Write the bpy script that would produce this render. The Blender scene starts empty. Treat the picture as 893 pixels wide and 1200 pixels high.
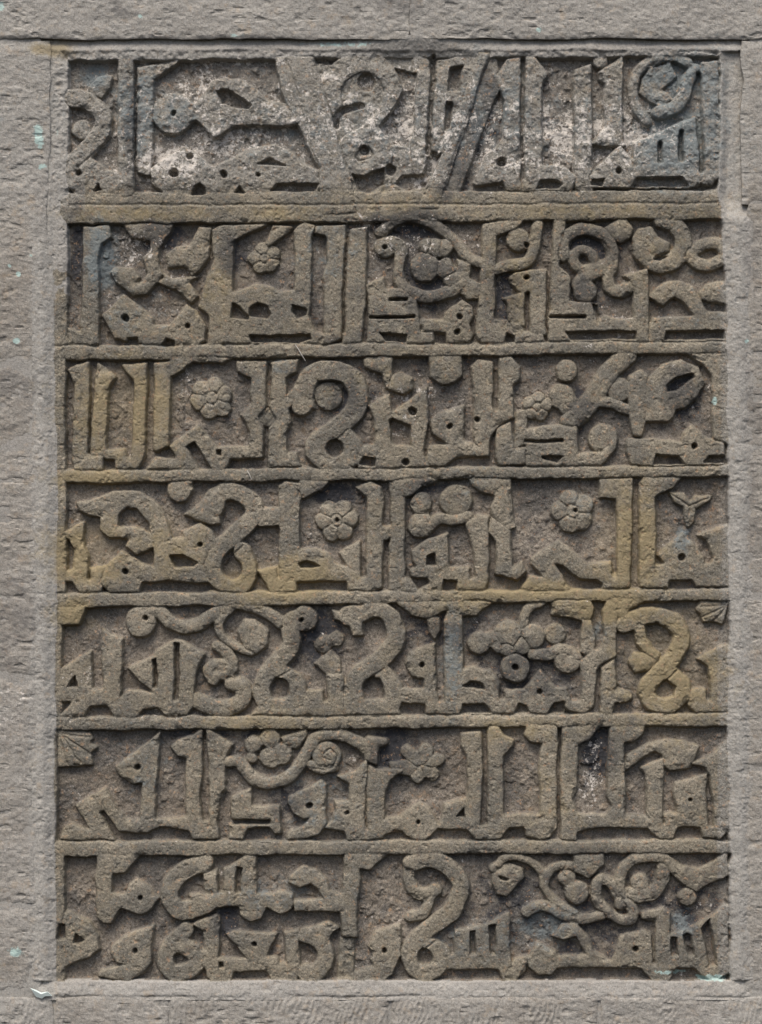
import bpy, math, random
import numpy as np
C = bpy.context.scene.collection
scene = bpy.context.scene

# ------------------------------------------------------------ camera
# 1 unit of the survey = 1 mm; the wall stands in the XZ plane and faces -Y
W, H = 893.0, 1200.0
def PX(x): return (x - W / 2) * 0.001
def PZ(y): return (H / 2 - y) * 0.001 + 1.6
cam_d = bpy.data.cameras.new('camera'); cam = bpy.data.objects.new('camera', cam_d); C.objects.link(cam)
cam.location = (0, -3.2, 1.6); cam.rotation_euler = (math.radians(90), 0, 0)
cam_d.sensor_fit = 'VERTICAL'; cam_d.sensor_height = 24
cam_d.lens = 24 * 3.2 / 1.2
cam_d.clip_start = 0.05; cam_d.clip_end = 200
scene.camera = cam

# ------------------------------------------------------------ light
SUN_EL, SUN_AZ = 60.0, -18.0       # degrees above horizon; negative = from the left of the viewer
world = bpy.data.worlds.new('World'); scene.world = world; world.use_nodes = True
nt = world.node_tree; bg = nt.nodes['Background']
sky = nt.nodes.new('ShaderNodeTexSky'); sky.sky_type = 'NISHITA'; sky.sun_disc = False
sky.sun_elevation = math.radians(SUN_EL); sky.sun_rotation = math.radians(180 - SUN_AZ)
sky.dust_density = 4.0; sky.ozone_density = 1.0; sky.air_density = 1.0
nt.links.new(sky.outputs[0], bg.inputs[0]); bg.inputs[1].default_value = 0.098
sd_ = bpy.data.lights.new('sun', 'SUN'); sun = bpy.data.objects.new('sun', sd_); C.objects.link(sun)
sd_.energy = 2.0; sd_.angle = math.radians(34); sd_.color = (1.0, 0.95, 0.88)
from mathutils import Vector
el, az = math.radians(SUN_EL), math.radians(SUN_AZ)
dirv = Vector((math.sin(az) * math.cos(el), -math.cos(az) * math.cos(el), math.sin(el)))
sun.rotation_euler = dirv.to_track_quat('Z', 'Y').to_euler()
scene.view_settings.view_transform = 'Standard'; scene.view_settings.look = 'None'
scene.view_settings.exposure = 0.70; scene.view_settings.gamma = 1.0
scene.render.engine = 'CYCLES'
scene.render.resolution_x = 762; scene.render.resolution_y = 1024

# ------------------------------------------------------------ numpy noise
rng = np.random.default_rng(7)
def vnoise(xs, ys, scale, seed, sx=1.0, sy=1.0):
    r = np.random.default_rng(seed)
    u = (xs + 3000) / (scale * sx); v = (ys + 3000) / (scale * sy)
    iu = np.floor(u).astype(np.int64); iv = np.floor(v).astype(np.int64)
    fu = u - iu; fv = v - iv
    fu = fu * fu * (3 - 2 * fu); fv = fv * fv * (3 - 2 * fv)
    N = 512; T = r.random((N, N)).astype(np.float32) * 2 - 1
    g = lambda a, b: T[(a + b * 131) % N, b % N]
    return (g(iu, iv) * (1 - fu) + g(iu + 1, iv) * fu) * (1 - fv) + (g(iu, iv + 1) * (1 - fu) + g(iu + 1, iv + 1) * fu) * fv
def fbm(xs, ys, scale, seed, octs=4, sx=1.0, sy=1.0, gain=.5):
    a, t = 1.0, 0
    s = 0
    for o in range(octs):
        s = s + a * vnoise(xs, ys, scale, seed + 17 * o, sx, sy); t += a
        a *= gain; scale *= .5
    return s / t
def smooth(a, b, x):
    t = np.clip((x - a) / (b - a), 0, 1); return t * t * (3 - 2 * t)

# stains that lie on the stone (x, y, rx, ry, strength), survey millimetres
STAINS = dict(
 ochre=[(100,650,45,40,1),(150,480,70,60,.8),(110,560,60,14,.8),(330,680,70,26,1),(620,692,90,14,.9),(740,640,42,70,.9),(715,712,55,22,1.1),
        (785,780,60,70,.9),(600,855,60,16,.6),(90,720,28,22,.9),(300,850,70,18,.5),(200,640,50,40,.5),(480,240,110,14,.3),(700,248,170,16,.4),
        (170,250,110,12,.5),(250,340,60,50,.35),(450,450,90,50,.2),(560,700,50,24,.6),(60,58,26,8,1.0),(640,940,40,60,.3),(330,250,60,12,.5),(600,330,30,60,.5),(780,300,60,60,.25)],
 lime=[(440,145,420,62,.9),(200,190,60,32,1.25),(225,105,60,26,.8),(245,160,55,40,.95),(352,140,22,50,.8),(700,160,120,60,1.05),(600,185,70,30,1.0),(480,190,70,36,.85),(400,90,60,12,.8),
       (540,130,70,60,.6),(640,140,60,50,.7),(160,290,34,28,.9),(470,290,70,30,.65),(440,262,50,18,.7),(130,330,30,50,.5),(300,72,120,7,.9),(60,290,60,8,.3),
       (210,340,50,50,.4),(540,300,60,50,.35),(700,380,60,50,.4),(240,460,40,40,.45),(480,480,50,50,.5),(95,800,40,30,.55),(170,830,50,20,.5),(12,830,36,46,1.1),(20,1000,30,40,.6),
       (695,905,14,50,.9),(800,455,30,50,.4),(290,560,8,8,.8),(360,880,50,40,.2),(270,1040,40,20,.3),(840,1145,60,8,.5),(865,92,14,30,.6),(285,48,20,4,1.2),(640,44,60,3,.8),(41,38,10,8,1.4),
       (800,1070,60,40,.3),(500,1100,120,50,.2),(770,40,50,5,.5),(560,60,90,8,.5),(390,640,60,60,.25),(560,260,200,60,.25)],
 soot=[(12,448,34,22,.7),(8,720,40,50,.45),(882,470,14,40,.5),(884,600,12,80,.35),(470,8,40,20,.5),(880,300,12,50,.4),(140,14,10,8,.6),(450,390,260,120,.24),(600,600,200,90,.15),(450,900,400,80,.12),(574,105,12,24,.8),(556,150,12,30,.8),(538,195,12,30,.8),(522,225,10,14,.8),(190,275,26,16,1),(480,262,50,16,.9),(495,330,34,34,.8),(700,285,40,26,.8),(372,745,26,30,1.1),(702,880,16,24,1.3),(410,470,28,26,.6),(800,460,26,34,.7),
       (270,300,16,30,.7),(458,880,26,26,.9),(392,578,28,14,.9),(500,572,30,12,.6),(340,940,26,20,.6),(680,480,14,30,.6),(90,290,12,60,.6),(155,150,10,80,.6),
       (680,345,30,26,.6),(262,1080,16,20,.9),(590,345,24,40,.7),(250,860,90,8,.5),(215,1090,40,50,.2),(700,1080,70,60,.45),(600,1060,60,60,.4),(360,450,40,40,.25),(560,150,90,60,.3),
       (520,740,60,20,.5),(610,790,60,40,.5),(800,1060,60,60,.4),(270,420,90,30,.3),(440,250,60,12,.3),(640,1000,200,10,.3)],
 blue=[(500,150,400,62,.42),(112,88,16,14,1.2),(160,130,30,60,.75),(205,135,26,30,.6),(790,160,60,55,.9),(800,90,50,30,.9),(835,130,14,80,.7),(118,300,18,40,1.2),(390,300,60,50,.35),
       (600,130,30,70,.5),(560,130,14,80,.6),(530,772,12,60,.7),(640,1085,40,26,.7),(330,1045,90,30,.35),(370,930,60,60,.35),(170,900,30,60,.3),(800,1080,12,16,1.1),(800,630,14,18,.7),
       (570,1100,80,40,.3),(150,375,40,40,.35),(690,590,40,20,.3),(180,365,30,30,.3),(330,430,30,20,.4),(560,560,40,20,.3),(700,740,12,12,.6),(820,340,50,60,.2)],
 mint=[(46,160,8,20,1),(50,196,8,6,.9),(66,150,6,40,.5),(22,322,4,4,1.3),(12,312,3,3,1.1),(37,300,3,3,.9),(20,400,5,4,1.3),(400,52,60,5,.8),(165,20,5,4,1),(631,36,5,4,1.1),(280,43,20,4,.8),(600,1134,9,3,.5),
       (20,1115,12,8,1),(835,1146,26,5,1.1),(884,820,6,14,.6),(838,470,4,6,1.2),(875,400,4,4,1),(2,10,8,10,.8),(60,740,3,40,.5),(620,1130,20,6,.6),(784,1140,30,4,.9),(60,1148,22,4,.4),(873,85,5,10,.6)],
)
def stain(xs, ys, key):
    v = np.zeros(xs.shape, np.float32)
    for (a, b, rx, ry, s) in STAINS[key]:
        d = ((xs - a) / rx) ** 2 + ((ys - b) / ry) ** 2
        v = np.maximum(v, s * np.exp(-d * .9))
    return v * (1.25 if key == 'soot' else 1)

def pale_map(X, Y):        # where the grey mortar smear lies over the wall
    s = lambda a, b, v: smooth(a - 9, a + 6, v) * smooth(b + 9, b - 6, v)
    p = s(38, 62, X) * smooth(150, 240, Y) + .9 * smooth(60, 40, Y) + .85 * smooth(300, 200, Y) * (X < 100) + .95 * s(846, 872, X) + .6 * smooth(250, 200, Y) * (X > 800)
    p += .45 * smooth(740, 800, Y) * (X < 60) + .35 * smooth(690, 760, Y) * (X > 840) + .5 * smooth(1148, 1156, Y) + .5 * s(40, 84, X) * smooth(260, 200, Y)
    p += .8 * smooth(238, 205, Y) * (Y > 62) * (X > 80) * (X < 842)
    return np.clip(p, 0, 1.0)

# ------------------------------------------------------------ materials
def N(t, typ, **kw):
    n = t.nodes.new(typ)
    for k, v in kw.items(): setattr(n, k, v)
    return n
def stone_material(name, base_a, base_b, grain, speck, rough=.95, bump=1.0, wall=False, slate=None, soot=1.0, pale=None, ochre=1.0):
    m = bpy.data.materials.new(name); m.use_nodes = True; t = m.node_tree; L = t.links.new
    bsdf = t.nodes['Principled BSDF']; bsdf.inputs['Roughness'].default_value = rough
    bsdf.inputs['Specular IOR Level'].default_value = .25
    geo = N(t, 'ShaderNodeNewGeometry'); pos = geo.outputs['Position']
    def noise(scale, detail=4, r=.6, dist=0.0, vec=None):
        n = N(t, 'ShaderNodeTexNoise'); n.inputs['Scale'].default_value = scale; n.inputs['Detail'].default_value = detail
        n.inputs['Roughness'].default_value = r; n.inputs['Distortion'].default_value = dist
        L(vec or pos, n.inputs['Vector']); return n.outputs[0]
    def ramp(v, a, b, lo=0.0, hi=1.0):
        r = N(t, 'ShaderNodeMapRange'); r.interpolation_type = 'SMOOTHSTEP'; L(v, r.inputs[0])
        for i, q in zip((1, 2, 3, 4), (a, b, lo, hi)): r.inputs[i].default_value = q
        return r.outputs[0]
    def mth(op, a, b):
        n = N(t, 'ShaderNodeMath', operation=op)
        for i, q in enumerate((a, b)):
            if isinstance(q, (int, float)): n.inputs[i].default_value = q
            else: L(q, n.inputs[i])
        return n.outputs[0]
    def mix(f, a, b):
        n = N(t, 'ShaderNodeMix', data_type='RGBA')
        if isinstance(f, (int, float)): n.inputs[0].default_value = f
        else: L(f, n.inputs[0])
        for i, q in ((6, a), (7, b)):
            if isinstance(q, tuple): n.inputs[i].default_value = (*q, 1)
            else: L(q, n.inputs[i])
        return n.outputs[2]
    def attr(nm):
        a = N(t, 'ShaderNodeAttribute'); a.attribute_name = nm
        s = N(t, 'ShaderNodeSeparateColor'); L(a.outputs['Color'], s.inputs[0]); return s.outputs
    A = attr('stain_a'); B = attr('stain_b')
    col = mix(ramp(noise(9, 5), .35, .65), base_a, base_b)
    if slate: col = mix(mth('MULTIPLY', ramp(mth('ADD', mth('MULTIPLY', noise(13, 3, .5), .6), mth('MULTIPLY', noise(52, 5, .75), .5)), .50, .62), .9), col, slate)
    if pale: col = mix(ramp(mth('ADD', B[2], mth('MULTIPLY', mth('SUBTRACT', noise(34, 8, .75), .5), 1.9)), .15, .95), col, pale)
    g = noise(330, 5, .8); g2 = noise(760, 3, .8)
    col = mix(mth('MULTIPLY', ramp(g, .34, .52, 1, 0), grain), col, tuple(c * .45 for c in base_a))
    col = mix(mth('MULTIPLY', ramp(g2, .54, .68), .6 * grain), col, tuple(min(1, c * 1.9) for c in base_b))
    # sand-sized light and dark grains
    gv = mth('ADD', mth('MULTIPLY', noise(980, 2, .8), .6), mth('MULTIPLY', noise(300, 4, .8), .4))
    hs = N(t, 'ShaderNodeHueSaturation'); L(col, hs.inputs['Color']); L(ramp(gv, .36, .64, 1 - .42 * grain, 1 + .42 * grain), hs.inputs['Value']); col = hs.outputs[0]
    # warm and cool grains
    col = mix(mth('MULTIPLY', ramp(noise(70, 5, .7), .55, .7), .35), col, (base_b[0] * 1.25, base_b[1] * 1.02, base_b[2] * .78))
    # ochre crust
    f = mth('MULTIPLY', ramp(mth('ADD', A[0], mth('MULTIPLY', mth('SUBTRACT', noise(50, 8, .8), .5), 2.0)), .10, .80), .62 * ochre)
    col = mix(f, col, (.300, .234, .120))
    # blue-grey paint rests
    f = mth('MULTIPLY', ramp(mth('ADD', B[0], mth('MULTIPLY', mth('SUBTRACT', noise(80, 8, .8), .5), 2.8)), .22, .80), .68)
    col = mix(f, col, (.17, .205, .215))
    # soot and black crust
    f = mth('MULTIPLY', ramp(mth('ADD', A[2], mth('MULTIPLY', mth('SUBTRACT', noise(75, 8, .8), .5), 3.4)), .22, .65), .9 * soot)
    col = mix(f, col, (.040, .041, .046))
    # orange-brown dots
    f = mth('MULTIPLY', ramp(noise(150, 5, .8), .57, .66), .62 if not wall else .12)
    col = mix(f, col, (.42, .27, .16))
    # lime flecks
    v = mth('ADD', mth('MULTIPLY', A[1], .135), mth('ADD', mth('MULTIPLY', noise(230, 5, .8, .3), .55), mth('MULTIPLY', noise(60, 4, .7), .45)))
    f = mth('MULTIPLY', ramp(v, speck, speck + .035), .85)
    col = mix(f, col, (.60, .555, .50))
    # pale mint paint splashes
    f = ramp(mth('ADD', B[1], mth('MULTIPLY', mth('SUBTRACT', noise(110, 5, .8), .5), 1.8)), .62, .8)
    col = mix(mth('MULTIPLY', f, .8), col, (.42, .56, .52))
    L(col, bsdf.inputs['Base Color'])
    hgt = mth('ADD', mth('MULTIPLY', g, .6), mth('MULTIPLY', g2, .25))
    vor = N(t, 'ShaderNodeTexVoronoi'); vor.inputs['Scale'].default_value = 150; L(pos, vor.inputs['Vector'])
    pit = ramp(vor.outputs['Distance'], .05, .35)
    pm = ramp(noise(40, 3), .5, .6)
    hgt = mth('ADD', hgt, mth('MULTIPLY', mth('MULTIPLY', pit, pm), .35))
    if wall:
        mp = N(t, 'ShaderNodeMapping'); mp.inputs['Scale'].default_value = (1, 1, 2.6); mp.inputs['Rotation'].default_value = (0, .35, 0); L(pos, mp.inputs[0])
        s = noise(120, 5, .65, .5, mp.outputs[0])
        hgt = mth('ADD', hgt, mth('MULTIPLY', ramp(s, .28, .40), .45))
    b = N(t, 'ShaderNodeBump'); b.inputs['Strength'].default_value = bump; b.inputs['Distance'].default_value = .0013 if wall else .0017
    L(hgt, b.inputs['Height']); L(b.outputs[0], bsdf.inputs['Normal'])
    return m
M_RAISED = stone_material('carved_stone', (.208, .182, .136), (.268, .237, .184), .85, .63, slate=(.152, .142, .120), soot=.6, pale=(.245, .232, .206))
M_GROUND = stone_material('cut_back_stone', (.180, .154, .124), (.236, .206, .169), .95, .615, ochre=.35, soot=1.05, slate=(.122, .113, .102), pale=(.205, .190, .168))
M_MORTAR = stone_material('grey_mortar', (.282, .264, .236), (.325, .308, .280), .5, .67, wall=True, bump=.6, pale=(.332, .316, .286), soot=.4)
M_WALL = stone_material('wall_stone', (.262, .238, .205), (.316, .294, .260), .55, .66, wall=True, bump=.75, pale=(.326, .309, .279), soot=.4)
M_FLAKE = bpy.data.materials.new('mint_flake'); M_FLAKE.use_nodes = True
_t = M_FLAKE.node_tree; _b = _t.nodes['Principled BSDF']; _n = _t.nodes.new('ShaderNodeTexNoise'); _n.inputs['Scale'].default_value = 300
_r = _t.nodes.new('ShaderNodeValToRGB'); _r.color_ramp.elements[0].color = (.50, .60, .56, 1); _r.color_ramp.elements[1].color = (.74, .80, .77, 1)
_t.links.new(_n.outputs[0], _r.inputs[0]); _t.links.new(_r.outputs[0], _b.inputs['Base Color']); _b.inputs['Roughness'].default_value = .8
CARVING = """
#row 1
@ 50 50
letter
s 88 130,290 230,300 312,380 300,480 220,570 145,640 150,715 210,745 285,700 235,650
p 230,655 290,672 400,672 400,795 150,795
leaf .8
p 240,230 290,180 360,172 352,230 310,282 250,262
leaf .7
c 200,455,50
letter
l 78 435,100 435,785
letter
p 495,125 580,110 720,85 690,110 575,185 570,640 560,700 500,680 495,640
rosette .9
c 680,365,106
letter
p 740,300 800,330 893,200 960,180 1040,190 1113,240 1175,300 1273,315 1323,400 1323,430 993,430 943,480 893,500 800,400 760,420
letter
p 570,660 650,590 740,540 800,575 893,655 1063,560 1223,525 1293,560 1373,640 1443,670 1453,740 1433,795 640,795 570,740
-c 187,685,22
g 310,545 235,610 165,680
-p 268,778 285,745 302,778
-c 685,365,20
-c 690,680,32
-c 770,592,22
-p 775,792 790,750 820,733 850,760 850,792
@ 250 50
-p 20,250 80,240 200,330 180,352 120,340 40,320
-p 240,632 300,600 380,642
-c 55,690,25
-p 110,786 135,748 160,786
-p 295,775 330,733 550,735 530,775
-c 235,690,14
g 380,80 440,250 490,480 555,660
g 525,90 600,330 700,650
diagonal_band 1.12
p 320,70 520,70 580,250 640,480 700,650 740,800 760,900 560,900 555,660 440,430 375,300
letter .72
p 525,110 640,118 780,70 900,70 1030,70 1140,60 1120,100 1145,500 1110,690 1180,640 1240,500 1110,860 890,893 740,893 700,650 640,480 580,250
letter
l 88 1085,110 1085,650
@ 299 47
letter 1.05
s 105 400,340 400,235 450,160 540,120 650,140 722,240 690,385 600,480 490,560 480,650 560,690 650,650 670,580 630,520
@ 250 50
letter
p 1165,90 1400,60 1445,60 1380,250 1340,400 1180,860 1080,893 1100,770 1190,575 1140,560 1145,300
-o 800,210,45
-s 30 640,435 648,375 700,342 770,330
-c 790,565,36
-p 730,690 790,703 893,650 893,740 820,785 760,775
@ 450 50
-p 60,130 170,160 155,480 130,545 60,530 -20,440 60,330 100,250
-c 35,660,42
-p 100,690 210,690 228,600 300,578 215,755 120,780 60,740
-l 24 257,75 247,300 232,570
-p 345,130 415,118 400,250 335,250
-p 325,310 362,322 345,450 318,460
diagonal_band 1.12
p 490,45 552,45 480,270 335,680 285,870 175,870 250,650 330,470 420,300
diagonal_band .7
p 550,55 590,90 602,240 560,330 400,775 390,850 285,850 330,700 470,300
letter
p 640,85 712,80 712,700 722,775 640,772 630,722 480,747 465,730 530,600 622,500 632,300 590,210 600,150
letter
p 738,65 790,75 855,160 822,210 826,645 893,645 955,650 1010,700 980,772 893,772 720,775 735,700
-c 615,625,36
-l 18 725,100 722,400 728,700
-p 800,762 820,722 893,720 930,735 915,762
@ 650 50
letter
p 105,140 190,105 197,500 182,640 215,720 200,775 110,775 105,640
letter
p 230,150 355,65 357,500 370,540 310,545 190,530 240,470 270,440 265,210 230,190
leaf
c 238,92,36
letter
p 180,690 340,540 420,620 420,520 740,385 757,650 785,685 765,740 710,757 400,757 180,757
-c 340,668,20
-p 190,742 200,712 267,708 250,750
-p 400,755 430,708 668,700 705,750
-l 22 556,525 556,618
-l 24 663,470 663,608
vine_scroll
s 48 480,410 430,330 415,230 440,140 520,88 620,68 700,100
s 66 745,140 695,190 680,280 620,345 550,365
leaf .6
p 460,190 500,130 610,100 640,170 560,240 620,290 570,340 500,310 450,260
frame_edge
p 772,100 858,90 862,700 825,747 782,740 752,700
-l 26 752,160 764,400 772,665
#row 2
@ 60 235
letter
p 170,140 300,132 312,190 258,230 247,300 246,760 90,760 90,665 150,690 162,500 165,340
vine_scroll
p 380,125 640,120 610,180 570,240 560,330 600,400 560,425 660,470 740,540 770,500 720,430 770,400 700,405 640,405 590,375 500,490 430,500 390,460 340,420 310,370 340,350 430,350 460,400 440,440 480,425 500,380 480,300 520,262 520,215 420,190
leaf
p 600,290 650,240 720,235 770,140 840,140 820,290 770,370 740,400 715,350 690,345 612,350
letter
p 265,600 380,490 530,610 540,652 620,652 710,545 760,580 802,660 800,730 760,762 520,765 330,712
-c 385,615,27
-s 34 700,160 625,190 583,260 580,330 620,380 695,392
-c 715,660,18
-p 390,752 400,715 450,715 455,757
-p 575,752 600,715 640,730 640,757
letter
p 845,150 893,130 1133,122 950,212 948,480 1073,435 1143,450 1193,475 1273,475 1273,160 1323,115 1383,130 1363,200 1358,350 1350,560 1345,600 1385,690 1435,705 1435,760 820,760 822,600 772,555 800,480 850,300
@ 260 235
leaf
p 230,225 265,130 375,135 360,155 240,245
rosette .75
f 220,300,82,5,0.5
-p 145,590 150,560 190,530 240,550 260,590 240,615 150,605
-p 52,540 90,560 140,600 140,620 52,620
-p 365,545 440,570 440,600 395,622 365,580
-p 145,708 460,703 470,725 400,745 150,742
letter
p 495,135 645,125 650,400 632,640 620,725 540,755 530,400 560,320 557,205 545,180 490,170
letter
p 670,150 762,135 760,400 740,600 730,757 632,757 645,400
-l 16 657,150 645,400 637,690
rosette .9
c 855,240,54
-c 852,240,16
letter
p 765,440 850,402 860,470 973,455 993,500 1023,530 1033,625 1043,690 1113,680 1113,755 760,757 765,630
-l 14 773,608 1005,606
-l 12 880,515 970,515
-p 825,690 970,700 965,740 850,735
@ 460 235
vine_scroll
s 52 470,330 390,290 330,205 230,130 100,85 0,110 -60,160
s 64 -10,215 40,240 42,330 42,420 110,485 200,505 300,475 360,430
rosette
c 170,345,76
c 225,245,52
c 180,235,42
c 275,245,45
c 290,355,55
c 320,410,50
-s 26 85,290 72,380 120,440 230,440
-p 300,280 325,255 345,345 330,350
vine_scroll .9
p 340,300 410,325 400,400 440,430 475,440 460,510 390,515 320,450
letter
p 150,625 270,625 275,590 360,518 415,560 428,600 402,650 422,700 400,745 290,748 280,690 150,685
-c 347,610,20
-c 337,688,20
letter
p 468,120 640,103 700,92 650,150 545,185 540,330 530,622 600,625 640,690 790,690 800,760 460,760 440,690 460,450
-p 590,738 600,690 640,710 635,738
rosette .9
c 660,205,58
vine_scroll
s 58 545,362 600,342 700,315 745,240 765,130
-c 702,235,18
letter
p 618,400 640,375 720,360 808,360 805,700 722,700 720,480 660,470 620,430
p 575,510 690,475 690,690 620,690 600,540
-c 705,400,16
-l 20 710,485 703,655
letter
p 850,100 905,100 893,200 868,260 873,340 923,400 923,532 1073,540 1080,640 1110,600 1173,622 1263,615 1263,480 1253,430 1213,395 1338,352 1340,740 820,740 830,500
@ 660 235
-l 16 -60,608 108,608
-p 10,685 380,683 380,725 35,730
-p 150,540 185,545 185,590 195,600 180,640 
vine_scroll
s 60 5,290 -5,220 50,160 130,143 215,180 258,250 258,330 235,400 250,460 300,472 350,450
s 50 165,300 130,262 80,265 55,310 90,360 160,350 220,330
s 74 200,350 140,390 85,430 95,490
c 122,478,56
leaf
p 220,140 320,88 370,150 350,200 300,222 240,180
vine_scroll
s 84 520,100 600,130 635,210 615,280 560,325 480,328 410,270
p 370,190 400,150 470,140 500,190 565,220 560,265 480,285 500,320 480,360 400,320 370,270
-p 480,302 500,285 552,290 520,315
vine_scroll
s 56 655,270 695,325 760,340 820,310
s 60 700,255 740,225 820,225 850,265
letter
p 455,490 520,430 600,418 680,450 722,520 752,580 865,590 865,740 450,740 450,640 470,612 690,605 650,540 590,502 560,510 520,547 455,505
-p 530,725 540,683 842,680 842,720
leaf
p 718,480 760,430 850,422 855,545 720,510
#row 3
@ 60 400
letter
p 85,145 130,120 195,108 192,590 270,600 270,672 120,682 110,612 120,240
letter
p 238,112 332,185 297,240 287,570 380,570 400,617 425,610 425,400 432,200 370,118 502,112 495,300 488,600 450,675 340,672 335,622 210,600 215,400
letter
p 540,110 622,98 617,545 550,572 538,560
letter
p 495,675 550,600 660,617 655,590 622,545 770,438 870,555 1033,555 1043,480 988,380 1043,330 1048,190 978,160 973,105 1123,105 1118,360 1078,400 1108,460 1103,612 943,617 923,655 893,680
-p 710,555 750,530 800,600 837,668 780,670
-p 870,570 893,570 893,600 870,595
rosette .8
f 838,298,112,6,0.3
corner_leaf
p 610,60 1000,60 893,110 740,103 680,150 622,182
@ 260 400
letter
p 255,110 400,95 385,160 330,190 335,285 400,300 350,352 362,420 332,480 342,590 390,583 415,660 242,660 245,460 290,410 250,345 262,200
rosette .5
c 235,400,46
letter
s 100 420,340 440,230 480,170 570,150 670,180 715,270 690,370 590,460 500,530 505,600 600,635 680,605 680,540 640,490
p 330,290 430,190 470,200 480,350 400,340
leaf .45
c 560,285,72
-o 597,560,46
g 665,455 600,515
letter
p 770,330 880,270 893,375 1078,235 1073,440 1053,580 1083,660 720,660 700,600 735,548 803,550 800,400
-p 722,642 740,600 800,610 800,650
-c 995,368,28
-c 963,632,24
-p 893,405 985,450 990,545 905,548 880,520 880,420
leaf
p 740,85 895,80 893,250 862,240 840,170 745,130
leaf
p 873,190 933,160 993,190 998,250 953,272 873,245
@ 460 400
leaf
p 190,60 360,60 360,180 320,212 260,222 200,180
letter
p 200,420 240,380 370,333 378,520 430,538 490,530 505,590 330,607 270,655 175,655 190,548 300,540 210,490
-c 300,445,20
letter
p 410,140 450,98 527,105 522,340 540,370 620,350 632,400 560,440 512,490 505,600 440,600 430,450 430,230
p 560,80 620,80 672,140 660,200 627,230 630,400 555,400 552,350
-l 20 543,90 537,340
-c 443,403,17
letter
p 548,460 620,425 642,565 703,560 703,645 560,648 540,610
plain_block .55
p 645,370 700,350 700,540 645,560
rosette .8
f 755,340,75,5,0.2
c 890,290,66
letter
p 700,470 790,440 970,440 973,590 1093,580 1173,500 1175,560 1093,655 705,655 705,480
-l 14 700,524 893,522
-p 780,602 893,600 860,635 785,615
@ 660 400
leaf
c 20,155,56
vine_scroll
s 100 330,70 230,170 180,260 110,360 40,420
s 52 200,320 250,325 340,355
rosette .8
c 30,330,55
c 210,510,78
leaf .8
c 290,250,62
leaf
p 340,180 400,150 442,180 440,400 410,500 370,490 345,380
leaf
p 450,190 520,120 620,95 710,130 742,220 700,300 630,355 590,360 580,400 540,422 430,420 440,240
-p 545,232 600,185 680,167 685,190 600,265 548,265
letter
p 335,510 620,522 630,480 680,438 750,505 800,520 850,530 850,650 360,650 335,590
-c 690,545,21
-p 480,622 490,590 600,595 632,640 475,640
-p 740,632 770,600 852,600 852,642
frame_edge
p 640,55 870,55 870,540 790,512 783,180 740,120
#row 4
@ 60 550
leaf
p 605,70 742,60 738,120 700,167 660,172 620,152 603,120
letter
p 128,175 200,165 320,115 420,112 480,125 560,190 610,270 628,350 610,440 545,500 530,380 510,280 450,210 385,200 345,240 345,300 430,308 480,318 532,360 532,410 450,452 390,400 415,362 300,352 255,310 255,243 200,237 150,215
letter
p 540,440 560,362 695,363 695,330 780,283 840,320 872,385 800,475 795,510 832,600 780,592 620,580 560,590 480,590 470,640 300,645 250,600 270,540 290,510 370,428 470,490 545,522
-p 622,452 690,445 762,487 740,510 650,515 630,490
-p 470,640 480,592 815,596 815,642
-c 780,392,14
-c 392,538,19
letter
p 68,330 172,278 165,370 190,450 187,580 210,590 205,517 300,508 300,605 270,605 255,650 200,668 150,650 112,590 45,590 45,535 108,525 120,420 95,370 73,355
@ 260 550
leaf
p -200,237 -123,190 -63,110 0,80 30,150 -10,200 -10,280 -63,285 -113,272
letter
s 88 -35,200 -10,135 60,118 150,170 165,250 70,340 -20,420 -50,500 -20,590 60,615 130,580 140,500 105,430
letter
p 205,205 305,205 300,90 330,70 405,75 403,420 490,413 555,440 588,495 655,512 615,437 725,378 727,568 762,563 762,150 700,90 780,60 840,90 844,300 893,290 893,350 844,372 832,620 740,642 660,637 650,585 387,585 387,640 360,700 270,690 235,600 190,520 288,515 290,570 305,570 303,300 190,302
-p 398,492 440,480 512,507 490,514 410,514
-p 150,637 180,587 210,592 240,637
g 108,400 50,450 20,500
-o 55,522,50
corner_leaf
p 400,50 570,50 520,110 410,150
rosette .85
f 602,268,112,6,0.1
-c 605,265,14
letter
p 880,60 955,80 955,560 995,580 1033,640 870,690 878,370 893,300
corner_leaf
p 893,40 1130,40 1110,70 1050,90 985,140 893,160
@ 460 550
rosette .9
c 150,290,66
c 150,180,56
vine_scroll
s 54 190,305 240,258 320,270 400,250
leaf .85
c 335,165,82
vine_scroll
p 400,50 620,50 625,250 640,300 600,320 520,240 515,200 540,140 470,120 420,90
letter
p 105,430 180,370 290,335 297,510 402,512 405,575 440,575 425,420 385,290 450,238 503,245 500,590 490,640 100,640 200,600 190,568 100,560 92,525 130,508 105,480
-p 178,502 185,455 222,440 228,505
-p 265,635 275,580 335,580 335,632
letter
p 520,250 615,320 625,520 680,480 697,530 660,577 540,552 545,380 505,330
@ 660 550
rosette .85
f 55,222,112,5,0.6
-c 70,215,12
letter
p -213,640 -213,620 -170,558 -93,568 -165,495 -160,468 -23,375 0,400 130,490 245,490 257,553 282,553 282,155 195,150 190,50 362,50 355,370 350,618 200,642 210,600 180,570 90,572 0,505 -48,490 20,600 60,642
letter
p 400,80 420,40 620,42 580,90 482,140 482,550 495,550 490,502 540,495 500,450 510,420 630,335 735,460 735,495 770,500 788,470 750,370 705,345 850,295 865,290 865,612 700,612 680,575 557,570 550,617 402,622
-c 622,458,24
leaf .85
p 560,115 640,125 668,185 640,195 590,170
p 660,190 690,140 782,140 770,165 700,202
p 640,195 692,200 690,270 655,300 640,250
c 660,192,26
g 570,125 660,190
g 775,145 660,190
g 665,200 660,280
worn_knob
p 140,640 445,640 430,690 350,730 340,775 290,782 230,690
#row 5
@ 60 695
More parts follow.
